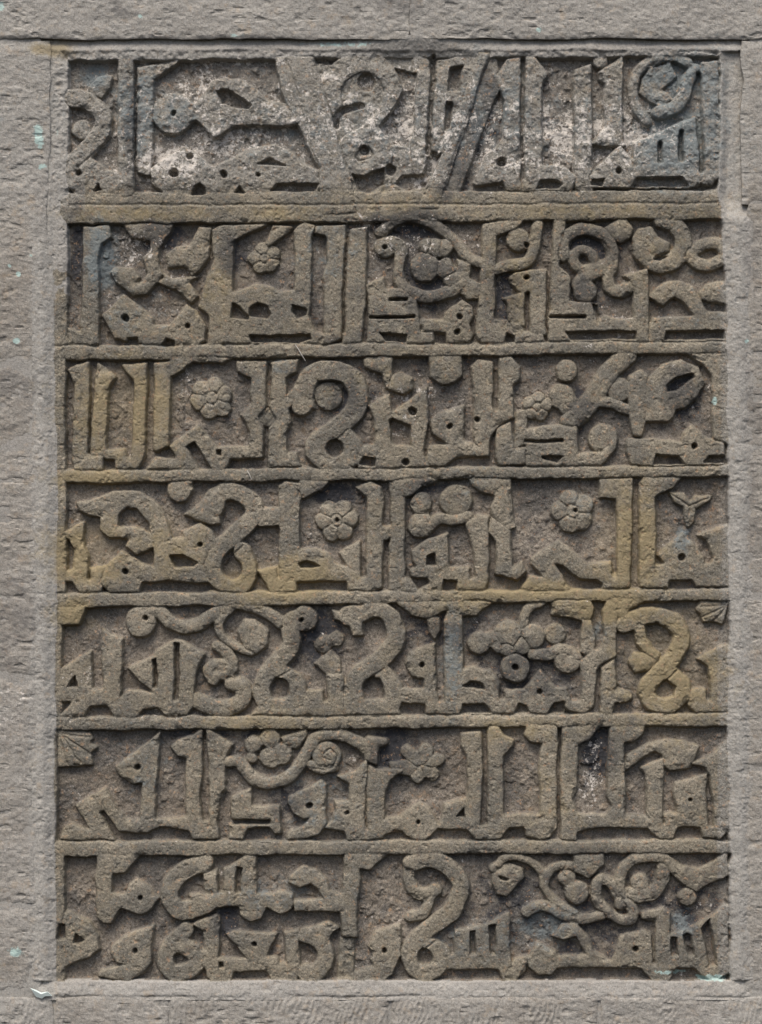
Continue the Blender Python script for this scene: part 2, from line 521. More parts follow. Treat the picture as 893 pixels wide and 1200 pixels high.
corner_leaf
p 20,60 182,65 160,110 142,160 50,165 20,150
vine_scroll
c 468,150,80
s 64 430,130 500,92 570,95 625,155 700,180 780,160 860,100 940,65 1000,60 1080,75 1160,120 1210,160
-c 498,130,18
s 42 940,90 885,140 880,200 925,260 1000,300 1043,310
leaf
p 973,200 1013,140 1073,138 1143,200 1135,270 1073,322 1010,300
letter
p 10,420 207,303 210,500 270,505 265,193 370,240 360,570 390,515 460,512 550,530 460,460 400,390 540,325 555,300 650,248 690,248 802,318 752,430 742,600 710,645 600,648 560,600 480,610 450,658 340,658 290,583 200,588 160,648 45,650 110,575 10,570
-p 85,490 125,435 135,495
-p 531,345 551,340 551,495 531,495
-p 650,262 674,265 662,560 636,560
vine_scroll
s 62 845,455 825,415 850,380 893,378 945,400
s 56 870,275 925,325 945,385 885,432 825,415
s 80 760,565 850,600 930,598 1000,560 1000,495 950,475
@ 260 695
letter
c 428,135,66
s 88 440,135 370,140 362,200 365,280 300,360 230,430 205,510 240,590 320,595 385,560 388,480 335,430
-c 412,145,16
g 370,395 300,440 265,500
-o 305,498,48
letter
p 155,642 200,590 420,590 440,515 525,510 533,577 560,560 545,430 625,430 635,460 640,642
leaf .75
p 480,370 570,300 620,350 620,430 545,430 510,400
rosette .45
c 530,270,45
c 600,240,40
letter
s 92 660,120 730,105 800,90 870,120 912,190 905,260 850,330 760,395 700,450 692,520 710,600 800,612 880,590 900,500 850,430
p 575,85 650,110 720,60 740,220 690,220 665,150 590,140
p 640,480 720,560 900,560 935,640 640,642
g 845,395 780,440 745,500
-o 793,495,54
-o 803,182,50
@ 460 695
worn_knob
p -20,30 320,30 545,30 500,70 440,122 370,118 280,90 230,120 175,130 100,110 40,70
leaf .9
p 180,120 250,130 252,190 222,247 195,210
letter
p 65,370 90,310 222,263 227,490 240,575 275,575 275,150 290,90 370,110 368,400 430,388 520,410 560,470 557,560 590,560 590,507 690,505 770,405 850,500 913,500 893,590 900,640 180,637 175,580 30,575 20,620 -30,640 -20,500 167,500 167,445 100,430
-c 152,378,16
-p 370,490 410,460 470,470 482,502
-p 350,632 365,580 480,580 520,628
-p 640,628 665,575 700,590 715,628
-c 775,520,18
-p 820,628 850,577 900,570 897,628
vine_scroll
c 455,265,60
s 60 450,285 510,235 560,290
rosette
c 610,220,75
c 735,230,62
c 600,290,45
c 680,270,50
vine_scroll .9
s 60 740,320 820,320 893,300 970,340
s 44 690,170 710,90 780,40
ring .95
c 645,395,74
-c 645,390,20
leaf .5
c 855,215,52
@ 660 695
rosette .9
c 25,350,72
worn_knob
p -60,10 150,10 150,45 167,85 150,140 110,152 60,130 -60,110
letter
p 100,145 150,145 165,230 167,305 200,290 220,220 210,100 230,30 280,60 280,330 200,370 170,410 160,600 110,642 30,615 -10,570 -10,500 20,500 40,570 95,572 95,360 130,330 93,310
letter
p 200,390 270,343 277,500 340,515 357,545 330,567 275,567 260,640 195,640
letter
s 86 320,165 420,122 500,120 590,160 625,240 580,340 500,420 440,500 460,570 550,590 620,540 622,480 575,435
s 56 400,180 412,255 475,320
g 600,405 545,455 485,500
-p 478,522 545,455 592,490 582,540 530,555 490,542
-p 438,200 490,152 545,185 552,265 505,325 460,272
leaf
p 345,360 370,318 470,310 502,345 450,402 380,412
leaf .8
p 700,90 720,45 865,45 840,165 790,150 740,152 730,120
g 850,60 720,75
g 850,68 735,125
g 850,78 790,150
letter
p 708,340 830,272 865,270 865,625 700,628 660,590 665,510 750,505 750,567 775,562 775,460 765,380
#row 6
@ 60 835
leaf .85
p 40,95 200,108 217,140 200,160 237,185 200,218 212,270 130,282 35,287
g 60,112 200,132
g 70,128 195,210
g 62,130 150,265
g 50,150 85,275
letter
p 125,490 170,458 285,400 325,470 390,558 470,560 482,365 430,375 350,325 335,280 520,155 568,96 565,200 545,400 540,560 605,560 560,600 500,632 360,622 275,510 250,522 330,668 50,668 60,620 100,585 205,618
-c 450,285,21
letter
p 560,600 590,560 700,555 705,240 660,232 632,175 660,145 745,120 790,85 785,330 770,450 790,572 830,572 822,200 810,85 840,95 893,138 948,165 925,200 903,250 903,400 880,430 870,560 880,662 740,662 720,620 600,600
@ 260 835
vine_scroll
s 60 30,262 90,265 150,340 250,372 330,350 410,270 460,180 500,128 620,118 730,165 770,210
rosette .85
c 165,165,46
c 250,135,48
c 250,240,52
c 310,220,50
c 155,242,28
leaf .9
p 305,130 440,85 440,130 390,190 330,182
rosette .9
c 550,230,74
vine_scroll
s 40 465,275 520,305 590,290
g 480,290 560,300 605,240 565,195 530,235 570,250
leaf
p 740,170 760,125 860,140 865,165 820,190 810,282 750,262
letter
p 50,440 155,395 158,490 300,493 305,637 275,642 250,600 130,605 105,670 35,670 40,588 250,588 260,560 55,555
letter
p 352,440 520,358 542,380 546,580 500,640 430,665 335,672 350,625 420,600 475,550 430,557 378,530 350,480
-c 458,488,21
letter
p 608,335 700,310 757,245 757,400 747,605 845,662 650,668 640,620 530,602 580,570 600,520 588,468 667,468 675,510 670,370
-c 655,530,16
letter
p 765,280 800,300 955,300 880,360 852,420 850,560 930,550 990,500 1035,478 1080,500 1130,585 1130,612 1100,645 1033,682 960,645 940,620 850,640 830,665 765,640
-c 1028,577,14
@ 460 835
rosette .75
l 64 145,275 78,205
l 64 155,272 180,200
l 56 165,282 240,250
l 66 158,292 206,326
l 62 148,292 130,345
p -20,265 90,255 160,290 90,335 0,320
letter
p 358,110 472,100 470,300 458,597 500,592 505,60 545,60 590,125 635,150 630,180 580,230 580,540 770,538 775,200 790,158 725,155 695,130 695,50 862,50 857,600 830,652 780,670 700,652 685,605 605,605 560,668 440,663 390,613 232,612 260,560 270,480 380,455 397,550 390,230 362,170
-p 335,547 375,505 380,552
letter
p 885,50 1110,50 1023,155 968,165 968,400 943,450 968,535 1123,530 1153,490 1123,440 1138,90 1153,50 1325,50 1313,120 1263,157 1213,160 1218,535 1333,540 1333,400 1323,320 1298,290 1418,240 1413,590 1433,592 1423,530 1493,530 1473,420 1483,370 1643,328 1648,602 1683,612 1683,460 1663,330 1633,290 1553,275 1643,240 1693,210 1753,150 1773,150 1773,600 1713,662 1623,657 1613,603 1498,605 1473,662 1393,667 1333,606 1053,602 968,620 963,668 885,668
-c 1558,458,14
@ 660 835
leaf
p 328,275 338,225 450,160 540,138 630,150 717,180 668,295 560,308 530,282 520,220 480,195 400,250 330,305
#row 7
@ 60 985
letter
p 238,60 465,60 465,80 385,168 320,167 312,280 395,283 410,230 450,203 510,245 557,310 520,360 470,387 400,367 360,352 310,432 270,432 238,400 233,200
-c 462,300,14
letter
s 92 800,120 710,150 630,230 620,310 665,370 745,365 820,325
p 720,285 893,282 905,280 808,280 800,180 870,155 890,160 908,150 973,120 1023,75 1073,80 1068,290 1173,280 1193,260 1263,280 1273,330 1243,372 1193,382 1123,347 1093,410 1043,427 993,402 983,347 793,352 780,360
-p 971,142 998,145 993,275 965,275
-p 873,140 903,150 903,275 875,280
letter
p -10,450 80,368 200,420 240,500 252,570 200,612 110,640 20,685 50,610 -20,600
-p 25,520 40,440 70,440 72,520
-p 115,540 130,490 175,525 140,547
letter
p 318,560 370,510 532,438 522,640 480,700 400,737 240,715 260,680 400,650 340,642 315,590
-c 440,580,17
letter
s 84 705,475 625,555 600,640 640,695 720,680 765,630 720,570 670,560
p 745,440 860,383 877,400 872,737 820,722 800,610 797,480
-c 663,615,26
@ 260 985
letter
p 350,190 420,138 490,150 540,200 560,260 600,280 627,280 640,100 655,55 890,55 870,75 780,147 715,152 722,200 707,330 705,512 630,507 620,370 378,367 385,315 520,308 545,335 500,250 460,222 410,247 350,220
letter
p -73,620 130,618 20,495 100,480 285,488 230,602 290,610 300,642 340,640 322,480 400,468 412,655 395,737 270,737 230,682 60,685 50,735 -20,745 -60,745
-p -10,640 8,640 8,665 -10,665
-c 172,543,17
letter
s 82 440,500 490,510 540,565 540,645 490,695 440,690
p 440,470 560,428 612,460 572,492 560,540 500,540
plain_block .4
p 620,520 690,520 690,720 610,735
letter
p 770,560 800,480 900,445 935,440 935,600 890,700 840,742 690,742 700,690 800,660 778,622 790,600
-c 855,578,17
@ 460 985
letter
s 88 100,120 180,102 260,120 330,180 358,250 310,370 220,440 130,520 92,590 120,670 200,690 255,635 255,590 210,560
vine_scroll .85
s 62 90,140 90,220 130,280 190,285 225,265
s 50 195,310 160,385 90,405
g 235,525 165,575
-o 170,612,42
letter
p 270,600 330,600 325,468 490,448 612,378 615,600 630,662 640,622 712,605 700,680 640,737 580,732 550,670 280,675
-p 405,480 435,475 440,595 412,597
-p 507,450 545,445 540,595 515,600
rosette .85
p 525,180 540,140 620,130 680,150 688,200 650,240 600,290 550,280 525,230
-p 560,190 610,205 605,215 570,208
vine_scroll
s 38 530,150 600,95 700,102 785,170 800,260 870,340 960,385
s 42 795,230 830,160 893,128 955,140
s 50 700,375 760,345 830,355 893,395 980,415 1100,395
letter
p 710,620 760,535 850,580 862,610 893,605 1023,602 983,550 963,500 893,520 840,500 893,440 963,437 1023,500 1053,580 1143,640 1193,500 1323,470 1358,500 1363,652 1383,652 1383,420 1303,410 1303,380 1413,358 1453,380 1453,500 1513,480 1663,400 1733,340 1760,340 1760,700 1693,737 1613,702 1583,670 1483,670 1443,732 1363,732 1303,672 863,667 830,702 760,702 720,660
@ 660 985
-p 570,510 600,510 605,605 572,605
-p 630,500 650,485 672,500 687,600 655,600
-p 726,460 772,405 782,500 807,662 770,662
-c 385,575,20
leaf
p 50,75 212,65 217,130 180,160 130,205 60,160
vine_scroll .9
c 72,275,62
c 25,192,44
-c 5,262,14
vine_scroll
s 52 205,205 175,240 195,330 280,410 345,420 365,370 300,300 255,230 205,205
vine_scroll
s 54 305,340 300,200 350,112 430,88 530,92 580,150 640,200
leaf
p 560,80 620,128 720,150 800,100 840,60 865,60 862,180 780,220 700,272 640,240 580,180
vine_scroll .85
s 68 525,145 520,210 480,268 400,295 345,285
c 405,222,44
rosette .85
c 655,300,46
"""
# ------------------------------------------------------------ survey -> shapes
K = 200.0 / 893.0
def blur(a, k=1):
    for _ in range(k):
        a = (np.roll(a, 1, 0) + 2 * a + np.roll(a, -1, 0)) / 4; a = (np.roll(a, 1, 1) + 2 * a + np.roll(a, -1, 1)) / 4
    return a
def pts(s): return np.array([[float(v) for v in p.split(',')] for p in s], float)
def catmull(P, n=7):
    closed = np.allclose(P[0], P[-1])
    Q = np.vstack([P[-2] if closed else 2 * P[0] - P[1], P, P[1] if closed else 2 * P[-1] - P[-2]])
    out = []
    for i in range(1, len(Q) - 2):
        p0, p1, p2, p3 = Q[i - 1:i + 3]
        for t in np.linspace(0, 1, n, endpoint=False):
            out.append(.5 * ((2 * p1) + (p2 - p0) * t + (2 * p0 - 5 * p1 + 4 * p2 - p3) * t * t + (3 * p1 - p0 - 3 * p2 + p3) * t ** 3))
    out.append(Q[-2]); return np.array(out)
def seg_dist(X, Y, a, b):
    dx, dy = b - a; L2 = dx * dx + dy * dy + 1e-9
    t = np.clip(((X - a[0]) * dx + (Y - a[1]) * dy) / L2, 0, 1)
    return (X - a[0] - t * dx) ** 2 + (Y - a[1] - t * dy) ** 2
X0, X1, Y0, Y1 = 38, 882, 42, 1172            # fine grid, survey mm
gx = np.arange(X0, X1 + 1, 1.0); gy = np.arange(Y0, Y1 + 1, 1.0)
GX, GY = np.meshgrid(gx, gy)
WX = GX + fbm(GX, GY, 26, 3, 4) * 2.3 + vnoise(GX, GY, 5, 63) * .55; WY = GY + fbm(GX, GY, 26, 5, 4) * 2.3 + vnoise(GX, GY, 5, 65) * .55   # hand-cut wobble of every edge
def prim_sd(pr):
    """signed distance of one shape on its window of the grid (negative inside)"""
    kind, data, r = pr[:3]
    m = 9
    lo = data.min(0) - r - m; hi = data.max(0) + r + m
    i0 = max(0, int(lo[0] - X0)); i1 = min(len(gx), int(hi[0] - X0) + 2); j0 = max(0, int(lo[1] - Y0)); j1 = min(len(gy), int(hi[1] - Y0) + 2)
    if i0 >= i1 or j0 >= j1: return None
    X = WX[j0:j1, i0:i1]; Y = WY[j0:j1, i0:i1]
    if kind == 'f':
        th = np.arctan2(Y - data[0, 1], X - data[0, 0]) + pr[4]; d = np.hypot(X - data[0, 0], Y - data[0, 1]) - r * (1 - .20 * (1 - np.abs(np.cos(th * pr[3] / 2)) ** .8))
    elif kind == 'c': d = np.hypot(X - data[0, 0], Y - data[0, 1]) - r
    elif kind == 's':
        d2 = None
        for a, b in zip(data[:-1], data[1:]):
            e = seg_dist(X, Y, a, b); d2 = e if d2 is None else np.minimum(d2, e)
        d = np.sqrt(d2) - r
    else:
        d2 = None; ins = np.zeros(X.shape, bool)
        for a, b in zip(data, np.roll(data, -1, 0)):
            e = seg_dist(X, Y, a, b); d2 = e if d2 is None else np.minimum(d2, e)
            c = ((a[1] > Y) != (b[1] > Y))
            if c.any():
                xi = (b[0] - a[0]) * (Y - a[1]) / (b[1] - a[1] + 1e-12) + a[0]; ins ^= c & (X < xi)
        d = np.sqrt(d2) * np.where(ins, -1, 1)
    return (slice(j0, j1), slice(i0, i1)), d
carvings, cuts, scores = [], [], []       # carving: dict(row, kind, h, prims)
row = 0; org = np.zeros(2)
for ln in CARVING.split('\n'):
    tk = ln.split()
    if not tk: continue
    if tk[0] == '#row': row = int(tk[1]); continue
    if tk[0] == '@': org = np.array([float(tk[1]), float(tk[2])]); continue
    if tk[0] == 'g': scores.append(('s', catmull(pts(tk[1:]) * K + org) if len(tk) > 3 else pts(tk[1:]) * K + org, .01)); continue
    neg = tk[0].startswith('-'); k = tk[0].lstrip('-')
    if k in ('c', 's', 'l', 'p', 'f', 'o') :
        if k == 'o':
            x, y, r = [float(v) for v in tk[1].split(',')]; a_ = np.linspace(0, 2 * np.pi, 14, endpoint=False)
            pr = ('p', np.stack([x + r * np.cos(a_), y + r * 1.08 * np.sin(a_)], 1) * K + org, 0)
        elif k == 'c':
            x, y, r = [float(v) for v in tk[1].split(',')]; pr = ('c', np.array([[x, y]]) * K + org, r * K * (.68 if neg else 1))
        elif k == 'f':
            x, y, r, n_, rot = [float(v) for v in tk[1].split(',')]; pr = ('f', np.array([[x, y]]) * K + org, r * K, n_, rot)
        elif k in 'sl':
            P = pts(tk[2:]) * K + org; pr = ('s', catmull(P) if k == 's' and len(P) > 2 else P, float(tk[1]) * K / 2)
        else: pr = ('p', pts(tk[1:]) * K + org, 0)
        if neg: cuts.append(pr)
        else: carvings[-1]['prims'].append(pr)
    else: carvings.append(dict(row=row, kind=k, h=float(tk[1]) if len(tk) > 1 else 1.0, prims=[]))

# ------------------------------------------------------------ relief of the tablet
DEPTH = 13.0
def lerpx(l, r): return l + (r - l) * (GX - 70) / 780.0
BANDS = [(52, 50, 71.5, 66), (225.5, 221.5, 263.5, 257.5), (404, 398.5, 423, 414), (550, 544.5, 567, 559.5),
         (694.5, 688.5, 712.5, 704.5), (839.5, 835, 857, 852), (985, 984, 1005, 1000.5), (1149, 1150, 1180, 1180)]
LEFT = [81, 80.5, 77, 78, 73, 68, 76]          # inner edge of the left border, row by row
tab_l = np.interp(GY, [40, 300, 560, 720, 900, 1160], [60, 60, 67, 66, 64, 66]) + fbm(GX * 0, GY, 30, 21, 4) * 2.5
tab_r = np.interp(GY, [40, 236, 242, 420, 700, 1160], [843, 843, 846, 852, 853, 855]) + fbm(GX * 0, GY, 26, 23, 4) * 3.5
tab_t = 60 + fbm(GX, GY * 0, 40, 29) * 2.0; tab_b = 1149 + fbm(GX, GY * 0, 40, 31) * 2.5
in_tab = (GX > tab_l) & (GX < tab_r) & (GY > tab_t) & (GY < tab_b)
def profile(sd, cr=0.0):                       # 1 on top, 0 on the cut-back ground, steep worn flank
    t = np.clip((1.2 - sd) / 2.8, 0, 1); t = t * t * (3 - 2 * t)
    return t - .13 * np.exp(np.clip(sd, -30, 0) / 3.0) * (sd < 1.3)
# label 0..6 grounds, 10..17 bands, 20 border, 21 mortar, 100+ carvings
rowid = np.zeros(GX.shape, int)
for i in range(1, 7): rowid[WY > lerpx(BANDS[i][0] + 9, BANDS[i][1] + 9)] = i
Hh = np.zeros(GX.shape); Lab = rowid.copy(); SD1 = np.full(GX.shape, 99.0); SD2 = np.full(GX.shape, 99.0)
def put(win, sd, h, lab):
    a = Hh[win]; v = h * profile(sd)
    s1 = SD1[win]; s2 = SD2[win]; lb = Lab[win]
    better = v > a + 1e-4
    other = np.where(better, s1, sd); SD2[win] = np.minimum(s2, other)
    s1[...] = np.where(better, sd, s1)
    lb[...] = np.where(better & (sd < 1.2), lab, lb); a[...] = np.maximum(a, v)
full = (slice(0, len(gy)), slice(0, len(gx)))
for i, (tl, tr, bl, br) in enumerate(BANDS):
    top = lerpx(tl, tr); bot = lerpx(bl, br)
    put(full, np.maximum(top - WY, WY - bot), 1.0, 10 + i)
lft = np.array(LEFT)[rowid]
put(full, np.maximum(WX - lft, GY - 262), 1.004, 20); put(full, WX - lft, 1.0, 20)
for n, c in enumerate(carvings):
    big = None
    for pr in c['prims']:
        r = prim_sd(pr)
        if r is None: continue
        if big is None: big = np.full(GX.shape, 99.0, np.float32); j0, j1, i0, i1 = 9999, 0, 9999, 0
        w, d = r; big[w] = np.minimum(big[w], d)
        j0 = min(j0, w[0].start); j1 = max(j1, w[0].stop); i0 = min(i0, w[1].start); i1 = max(i1, w[1].stop)
    if big is None: continue
    w = (slice(j0, j1), slice(i0, i1))
    h = c['h'] * (1 - .07 * ((n * 37) % 10) / 10)
    if c['kind'] in ('rosette', 'leaf', 'vine_scroll', 'ring'): h = min(h, .93)
    big = big - 1.25; sdw = blur(np.minimum(big[w], 8), 2)
    if c['kind'] == 'rosette':                 # each petal domes and the seams between the petals sink
        seam = np.full(sdw.shape, 99.0); prev = None
        ds = []
        for pr in c['prims']:
            q = np.full(GX.shape, 99.0, np.float32); r = prim_sd(pr)
            if r: q[r[0]] = r[1]; ds.append(q[w])
        if len(ds) > 1:
            ds = np.sort(np.stack(ds), 0); gap = ds[1] - ds[0]
            c['mod'] = (w, -.16 * np.exp(-(gap / 1.3) ** 2) * (ds[0] < 0))
    put(w, sdw, h, 100 + n)
    for pr in c['prims']:
        if pr[0] == 'f':                       # petals: valleys between them, hollow round the central boss
            (cx, cy), r, pn, rot = pr[1][0], pr[2], pr[3], pr[4]
            X = WX[w]; Y = WY[w]; rr = np.hypot(X - cx, Y - cy); th = np.arctan2(Y - cy, X - cx) + rot
            ang = np.abs(np.cos(th * pn / 2)); m = (Lab[w] == 100 + n) & (rr < r + 2)
            v = -.14 * np.exp(-(ang * rr / (pn / 2) / 1.1) ** 2) * (rr > r * .25) - .11 * np.exp(-((rr - r * .30) / 1.3) ** 2) - .12 * smooth(.3, .95, rr / r) + .05
            Hh[w] += v * m
    if 'mod' in c:
        m = Lab[w] == 100 + n; Hh[w] += c['mod'][1] * m
    if c['kind'] in ('leaf', 'rosette', 'worn_knob'):     # domed
        m = Lab[w] == 100 + n; Hh[w] += m * (np.clip(-sdw / 9, 0, 1) ** .7 * .10 - .10)
    if c['kind'] == 'vine_scroll':
        m = Lab[w] == 100 + n; Hh[w] += m * (np.clip(-sdw / 6, 0, 1) * .08 - .08)
# joints cut between neighbouring carvings
lb = Lab; edge = np.zeros(GX.shape, bool)
edge[:, 1:] |= lb[:, 1:] != lb[:, :-1]; edge[1:, :] |= lb[1:, :] != lb[:-1, :]
e = edge.astype(np.float32)
groove = np.clip(blur(e, 1) * 1.6, 0, 1) * (Hh > .55)
Hh -= groove * (.015 + .13 * smooth(0, .45, fbm(GX, GY, 34, 77, 3)))
# cuts
CUT = np.full(GX.shape, 99.0)
for pr in cuts:
    r = prim_sd(pr)
    if r is None: continue
    small = pr[0] == 'c'
    w, d = r; CUT[w] = np.minimum(CUT[w], d + (0.0 if small else .3))
    floor = -.08 if small else -.02
    open_ = 1 - profile(-d); t = np.clip((1.2 - d) / 2.6, 0, 1); t = t * t * (3 - 2 * t)
    Hh[w] = np.where(t > 0, np.minimum(Hh[w], Hh[w] * (1 - t) + floor * t), Hh[w])
Lab = np.where((CUT < -1.2) & (Lab >= 10), rowid, Lab)
for pr in scores:
    r = prim_sd(pr)
    if r is None: continue
    w, d = r; Hh[w] -= .15 * np.exp(-(d / 1.1) ** 2)
# the moulding line below the first row
yl = lerpx(240.5, 238.0); Hh -= .13 * np.exp(-((WY - yl) / 1.5) ** 2) * (GX > 80) + .03 * smooth(0, 1, (yl - WY) / 2) * (WY > lerpx(222, 219))
for i in range(2, 7):                            # fine scored lines along the other bands, worn away in places
    yl = lerpx(BANDS[i][0] + 1.0, BANDS[i][1] + 1.0); Hh -= .12 * np.exp(-((WY - yl) / 1.3) ** 2) * smooth(-.4, .2, fbm(GX, GY, 60, 90 + i, 3))

# wear, chips, grain (mm)
n_big = fbm(GX, GY, 70, 41, 3); n_mid = fbm(GX, GY, 16, 43, 4); n_fin = fbm(GX, GY, 4.2, 47, 3)
raised = smooth(.3, .8, Hh)
Z = (Hh - 1) * DEPTH
Z += n_big * 1.0 + n_mid * (.62 + 1.1 * (1 - raised)) + n_fin * (.38 + .5 * (1 - raised)) + vnoise(GX, GY, 1.4, 151) * .24
ground_var = fbm(GX, GY, 38, 53, 4)
Z += (1 - raised) * (ground_var * 2.6 + 1.2)
lumps = smooth(.22, .5, fbm(GX, GY, 11, 59, 4)) * (1 - raised) * (1.6 + 2.0 * stain(GX, GY, 'lime')); Z += lumps      # mortar crumbs left on the ground
pits = smooth(.32, .55, fbm(GX, GY, 6, 61, 3)); Z -= pits * raised * .9
chips = smooth(.32, .5, fbm(GX, GY, 15, 67, 4)) * np.exp(-np.abs(np.minimum(SD1, 40) + 2) / 3.2); Z -= chips * 2.8 * raised
row1 = smooth(232, 215, GY) * (1 - .7 * ((Lab >= 100) & np.isin(Lab - 100, [k for k, c in enumerate(carvings) if c['kind'] == 'diagonal_band'])))                     # the first row is the most weathered
Z += row1 * (fbm(GX, GY, 13, 71, 4) * 2.0 + fbm(GX, GY, 5, 73, 3) * 1.1) * (.5 + .5 * raised)
# worn-down patch on the top edge
Z -= 3.0 * np.exp(-((GX - 480) / 70) ** 2 - ((GY - 72) / 10) ** 2)

# mortar bed round the tablet, in the same sheet
up = smooth(300, 236, GY)
mo = np.zeros(GX.shape)
ml = smooth(0, 14, tab_l - GX) * (4.2 * (1 - up) - 2.5 * up) ; mr = smooth(0, 12, GX - tab_r) * (4.4 * (1 - smooth(262, 232, GY)) - 6.0 * smooth(262, 232, GY))
mt = -4.0 * smooth(1, 13, tab_t - GY); mt = mt * (1 - .9 * np.exp(-((GX - 490) / 60) ** 2)) + 5.0 * np.exp(-((GX - 485) / 75) ** 2) * smooth(62, 44, GY); mb = smooth(-2, 8, GY - tab_b) * 1.5 + smooth(1152, 1168, GY + fbm(GX, GY, 30, 171) * 4) * 2.5 - 1.6 * np.exp(-((GY - 1167.5 + fbm(GX, GY, 40, 173) * 3) / 2.0) ** 2) * smooth(-.3, .3, fbm(GX, GY, 50, 175))
Zm = np.where(GY < tab_t, mt, np.where(GY > tab_b, mb, np.where(GX < tab_l, ml, mr)))
Zm += n_mid * .8 + n_big * 1.2 + n_fin * .55 + 1.0 + vnoise(GX, GY, 1.7, 153) * .2
Zm -= 2.2 * smooth(866, 880, GX) + 2.0 * smooth(50, 40, GX) * smooth(400, 440, GY)
Zm -= 1.0 * smooth(.2, .6, fbm(GX, GY, 8, 83, 3, sx=1.5)) * (1 - .5 * up)
bl = np.where(in_tab, 1.0, 0.0); bl = blur(bl, 2)
Z = Z * bl + Zm * (1 - bl)
Lab = np.where(in_tab & (Lab != 17), Lab, 21)
Z = blur(Z, 1) * .45 + Z * .55
Lab = np.where((Lab == 20) & (WY < 330 + 40 * fbm(GX, GY, 20, 161)), 22, Lab)
jx = vnoise(GX, GY, 1.6, 101) * .18; jy = vnoise(GX, GY, 1.6, 103) * .18

# ------------------------------------------------------------ sheet -> one mesh per part
nx, ny = len(gx), len(gy)
VX = PX(GX + jx).ravel(); VZ = PZ(GY + jy).ravel(); VY = (-Z * .001).ravel()
SA = np.stack([stain(GX, GY, 'ochre'), stain(GX, GY, 'lime'), stain(GX, GY, 'soot'), np.ones(GX.shape)], -1).reshape(-1, 4).astype(np.float32)
SB = np.stack([stain(GX, GY, 'blue'), stain(GX, GY, 'mint'), pale_map(GX, GY), np.ones(GX.shape)], -1).reshape(-1, 4).astype(np.float32)
# tiny islands join the label around them
fl = Lab[:-1, :-1].copy()
for _ in range(3):
    for ax, sh in ((0, 1), (0, -1), (1, 1), (1, -1)):
        pass
fl = fl.ravel()
jj, ii = np.meshgrid(np.arange(ny - 1), np.arange(nx - 1), indexing='ij')
v00 = (jj * nx + ii).ravel(); quads = np.stack([v00, v00 + nx, v00 + nx + 1, v00 + 1], 1)
order = np.argsort(fl, kind='stable'); srt = fl[order]
labs, starts = np.unique(srt, return_index=True); ends = np.append(starts[1:], len(srt))
def mesh_from(name, verts, faces, mat, sa=None, sb=None, smooth_=True):
    me = bpy.data.meshes.new(name); nv, nf = len(verts), len(faces)
    me.vertices.add(nv); me.vertices.foreach_set('co', np.ascontiguousarray(verts, np.float32).ravel())
    me.loops.add(nf * 4); me.loops.foreach_set('vertex_index', np.ascontiguousarray(faces, np.int32).ravel())
    me.polygons.add(nf); me.polygons.foreach_set('loop_start', np.arange(nf, dtype=np.int32) * 4)
    me.update(calc_edges=True)
    me.polygons.foreach_set('use_smooth', np.full(nf, smooth_))
    for nm, d in (('stain_a', sa), ('stain_b', sb)):
        if d is not None:
            at = me.attributes.new(nm, 'FLOAT_COLOR', 'POINT'); at.data.foreach_set('color', np.ascontiguousarray(d, np.float32).ravel())
    me.materials.append(mat); return me
def take(lab):
    k = np.searchsorted(labs, lab)
    if k >= len(labs) or labs[k] != lab: return None
    f = quads[order[starts[k]:ends[k]]]
    u, inv = np.unique(f, return_inverse=True)
    return np.stack([VX[u], VY[u], VZ[u]], 1), inv.reshape(-1, 4), SA[u], SB[u]
def link(name, me, parent=None):
    o = bpy.data.objects.new(name, me); C.objects.link(o); o.parent = parent; return o
def part(name, lab, mat, parent, label=None):
    r = take(lab)
    if r is None: return None
    if lab >= 100 and len(r[1]) < 25: return None
    o = link(name, mesh_from(name, r[0], r[1], mat, r[2], r[3], False), parent)
    if label: o['label'] = label
    return o
tablet = bpy.data.objects.new('inscription_tablet', None); C.objects.link(tablet)
tablet.location = (0, 0, 0)
tablet['label'] = 'weathered stone tablet carved with seven rows of raised script and flowers'
tablet['category'] = 'inscription'
rows = []
for i in range(7):
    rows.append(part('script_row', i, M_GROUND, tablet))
rows[0]['label'] = 'most weathered script row, flecked with white lime'
for i in range(7): part('divider_band' if i else 'top_border', 10 + i, M_MORTAR if i == 0 else M_RAISED, tablet)
part('border', 20, M_RAISED, tablet); part('border', 22, M_MORTAR, tablet, 'upper stretch of the left border, smeared with grey mortar')
for n, c in enumerate(carvings):
    part(c['kind'] if c['kind'] != 'plain_block' else 'worn_block', 100 + n, M_RAISED, rows[c['row'] - 1])

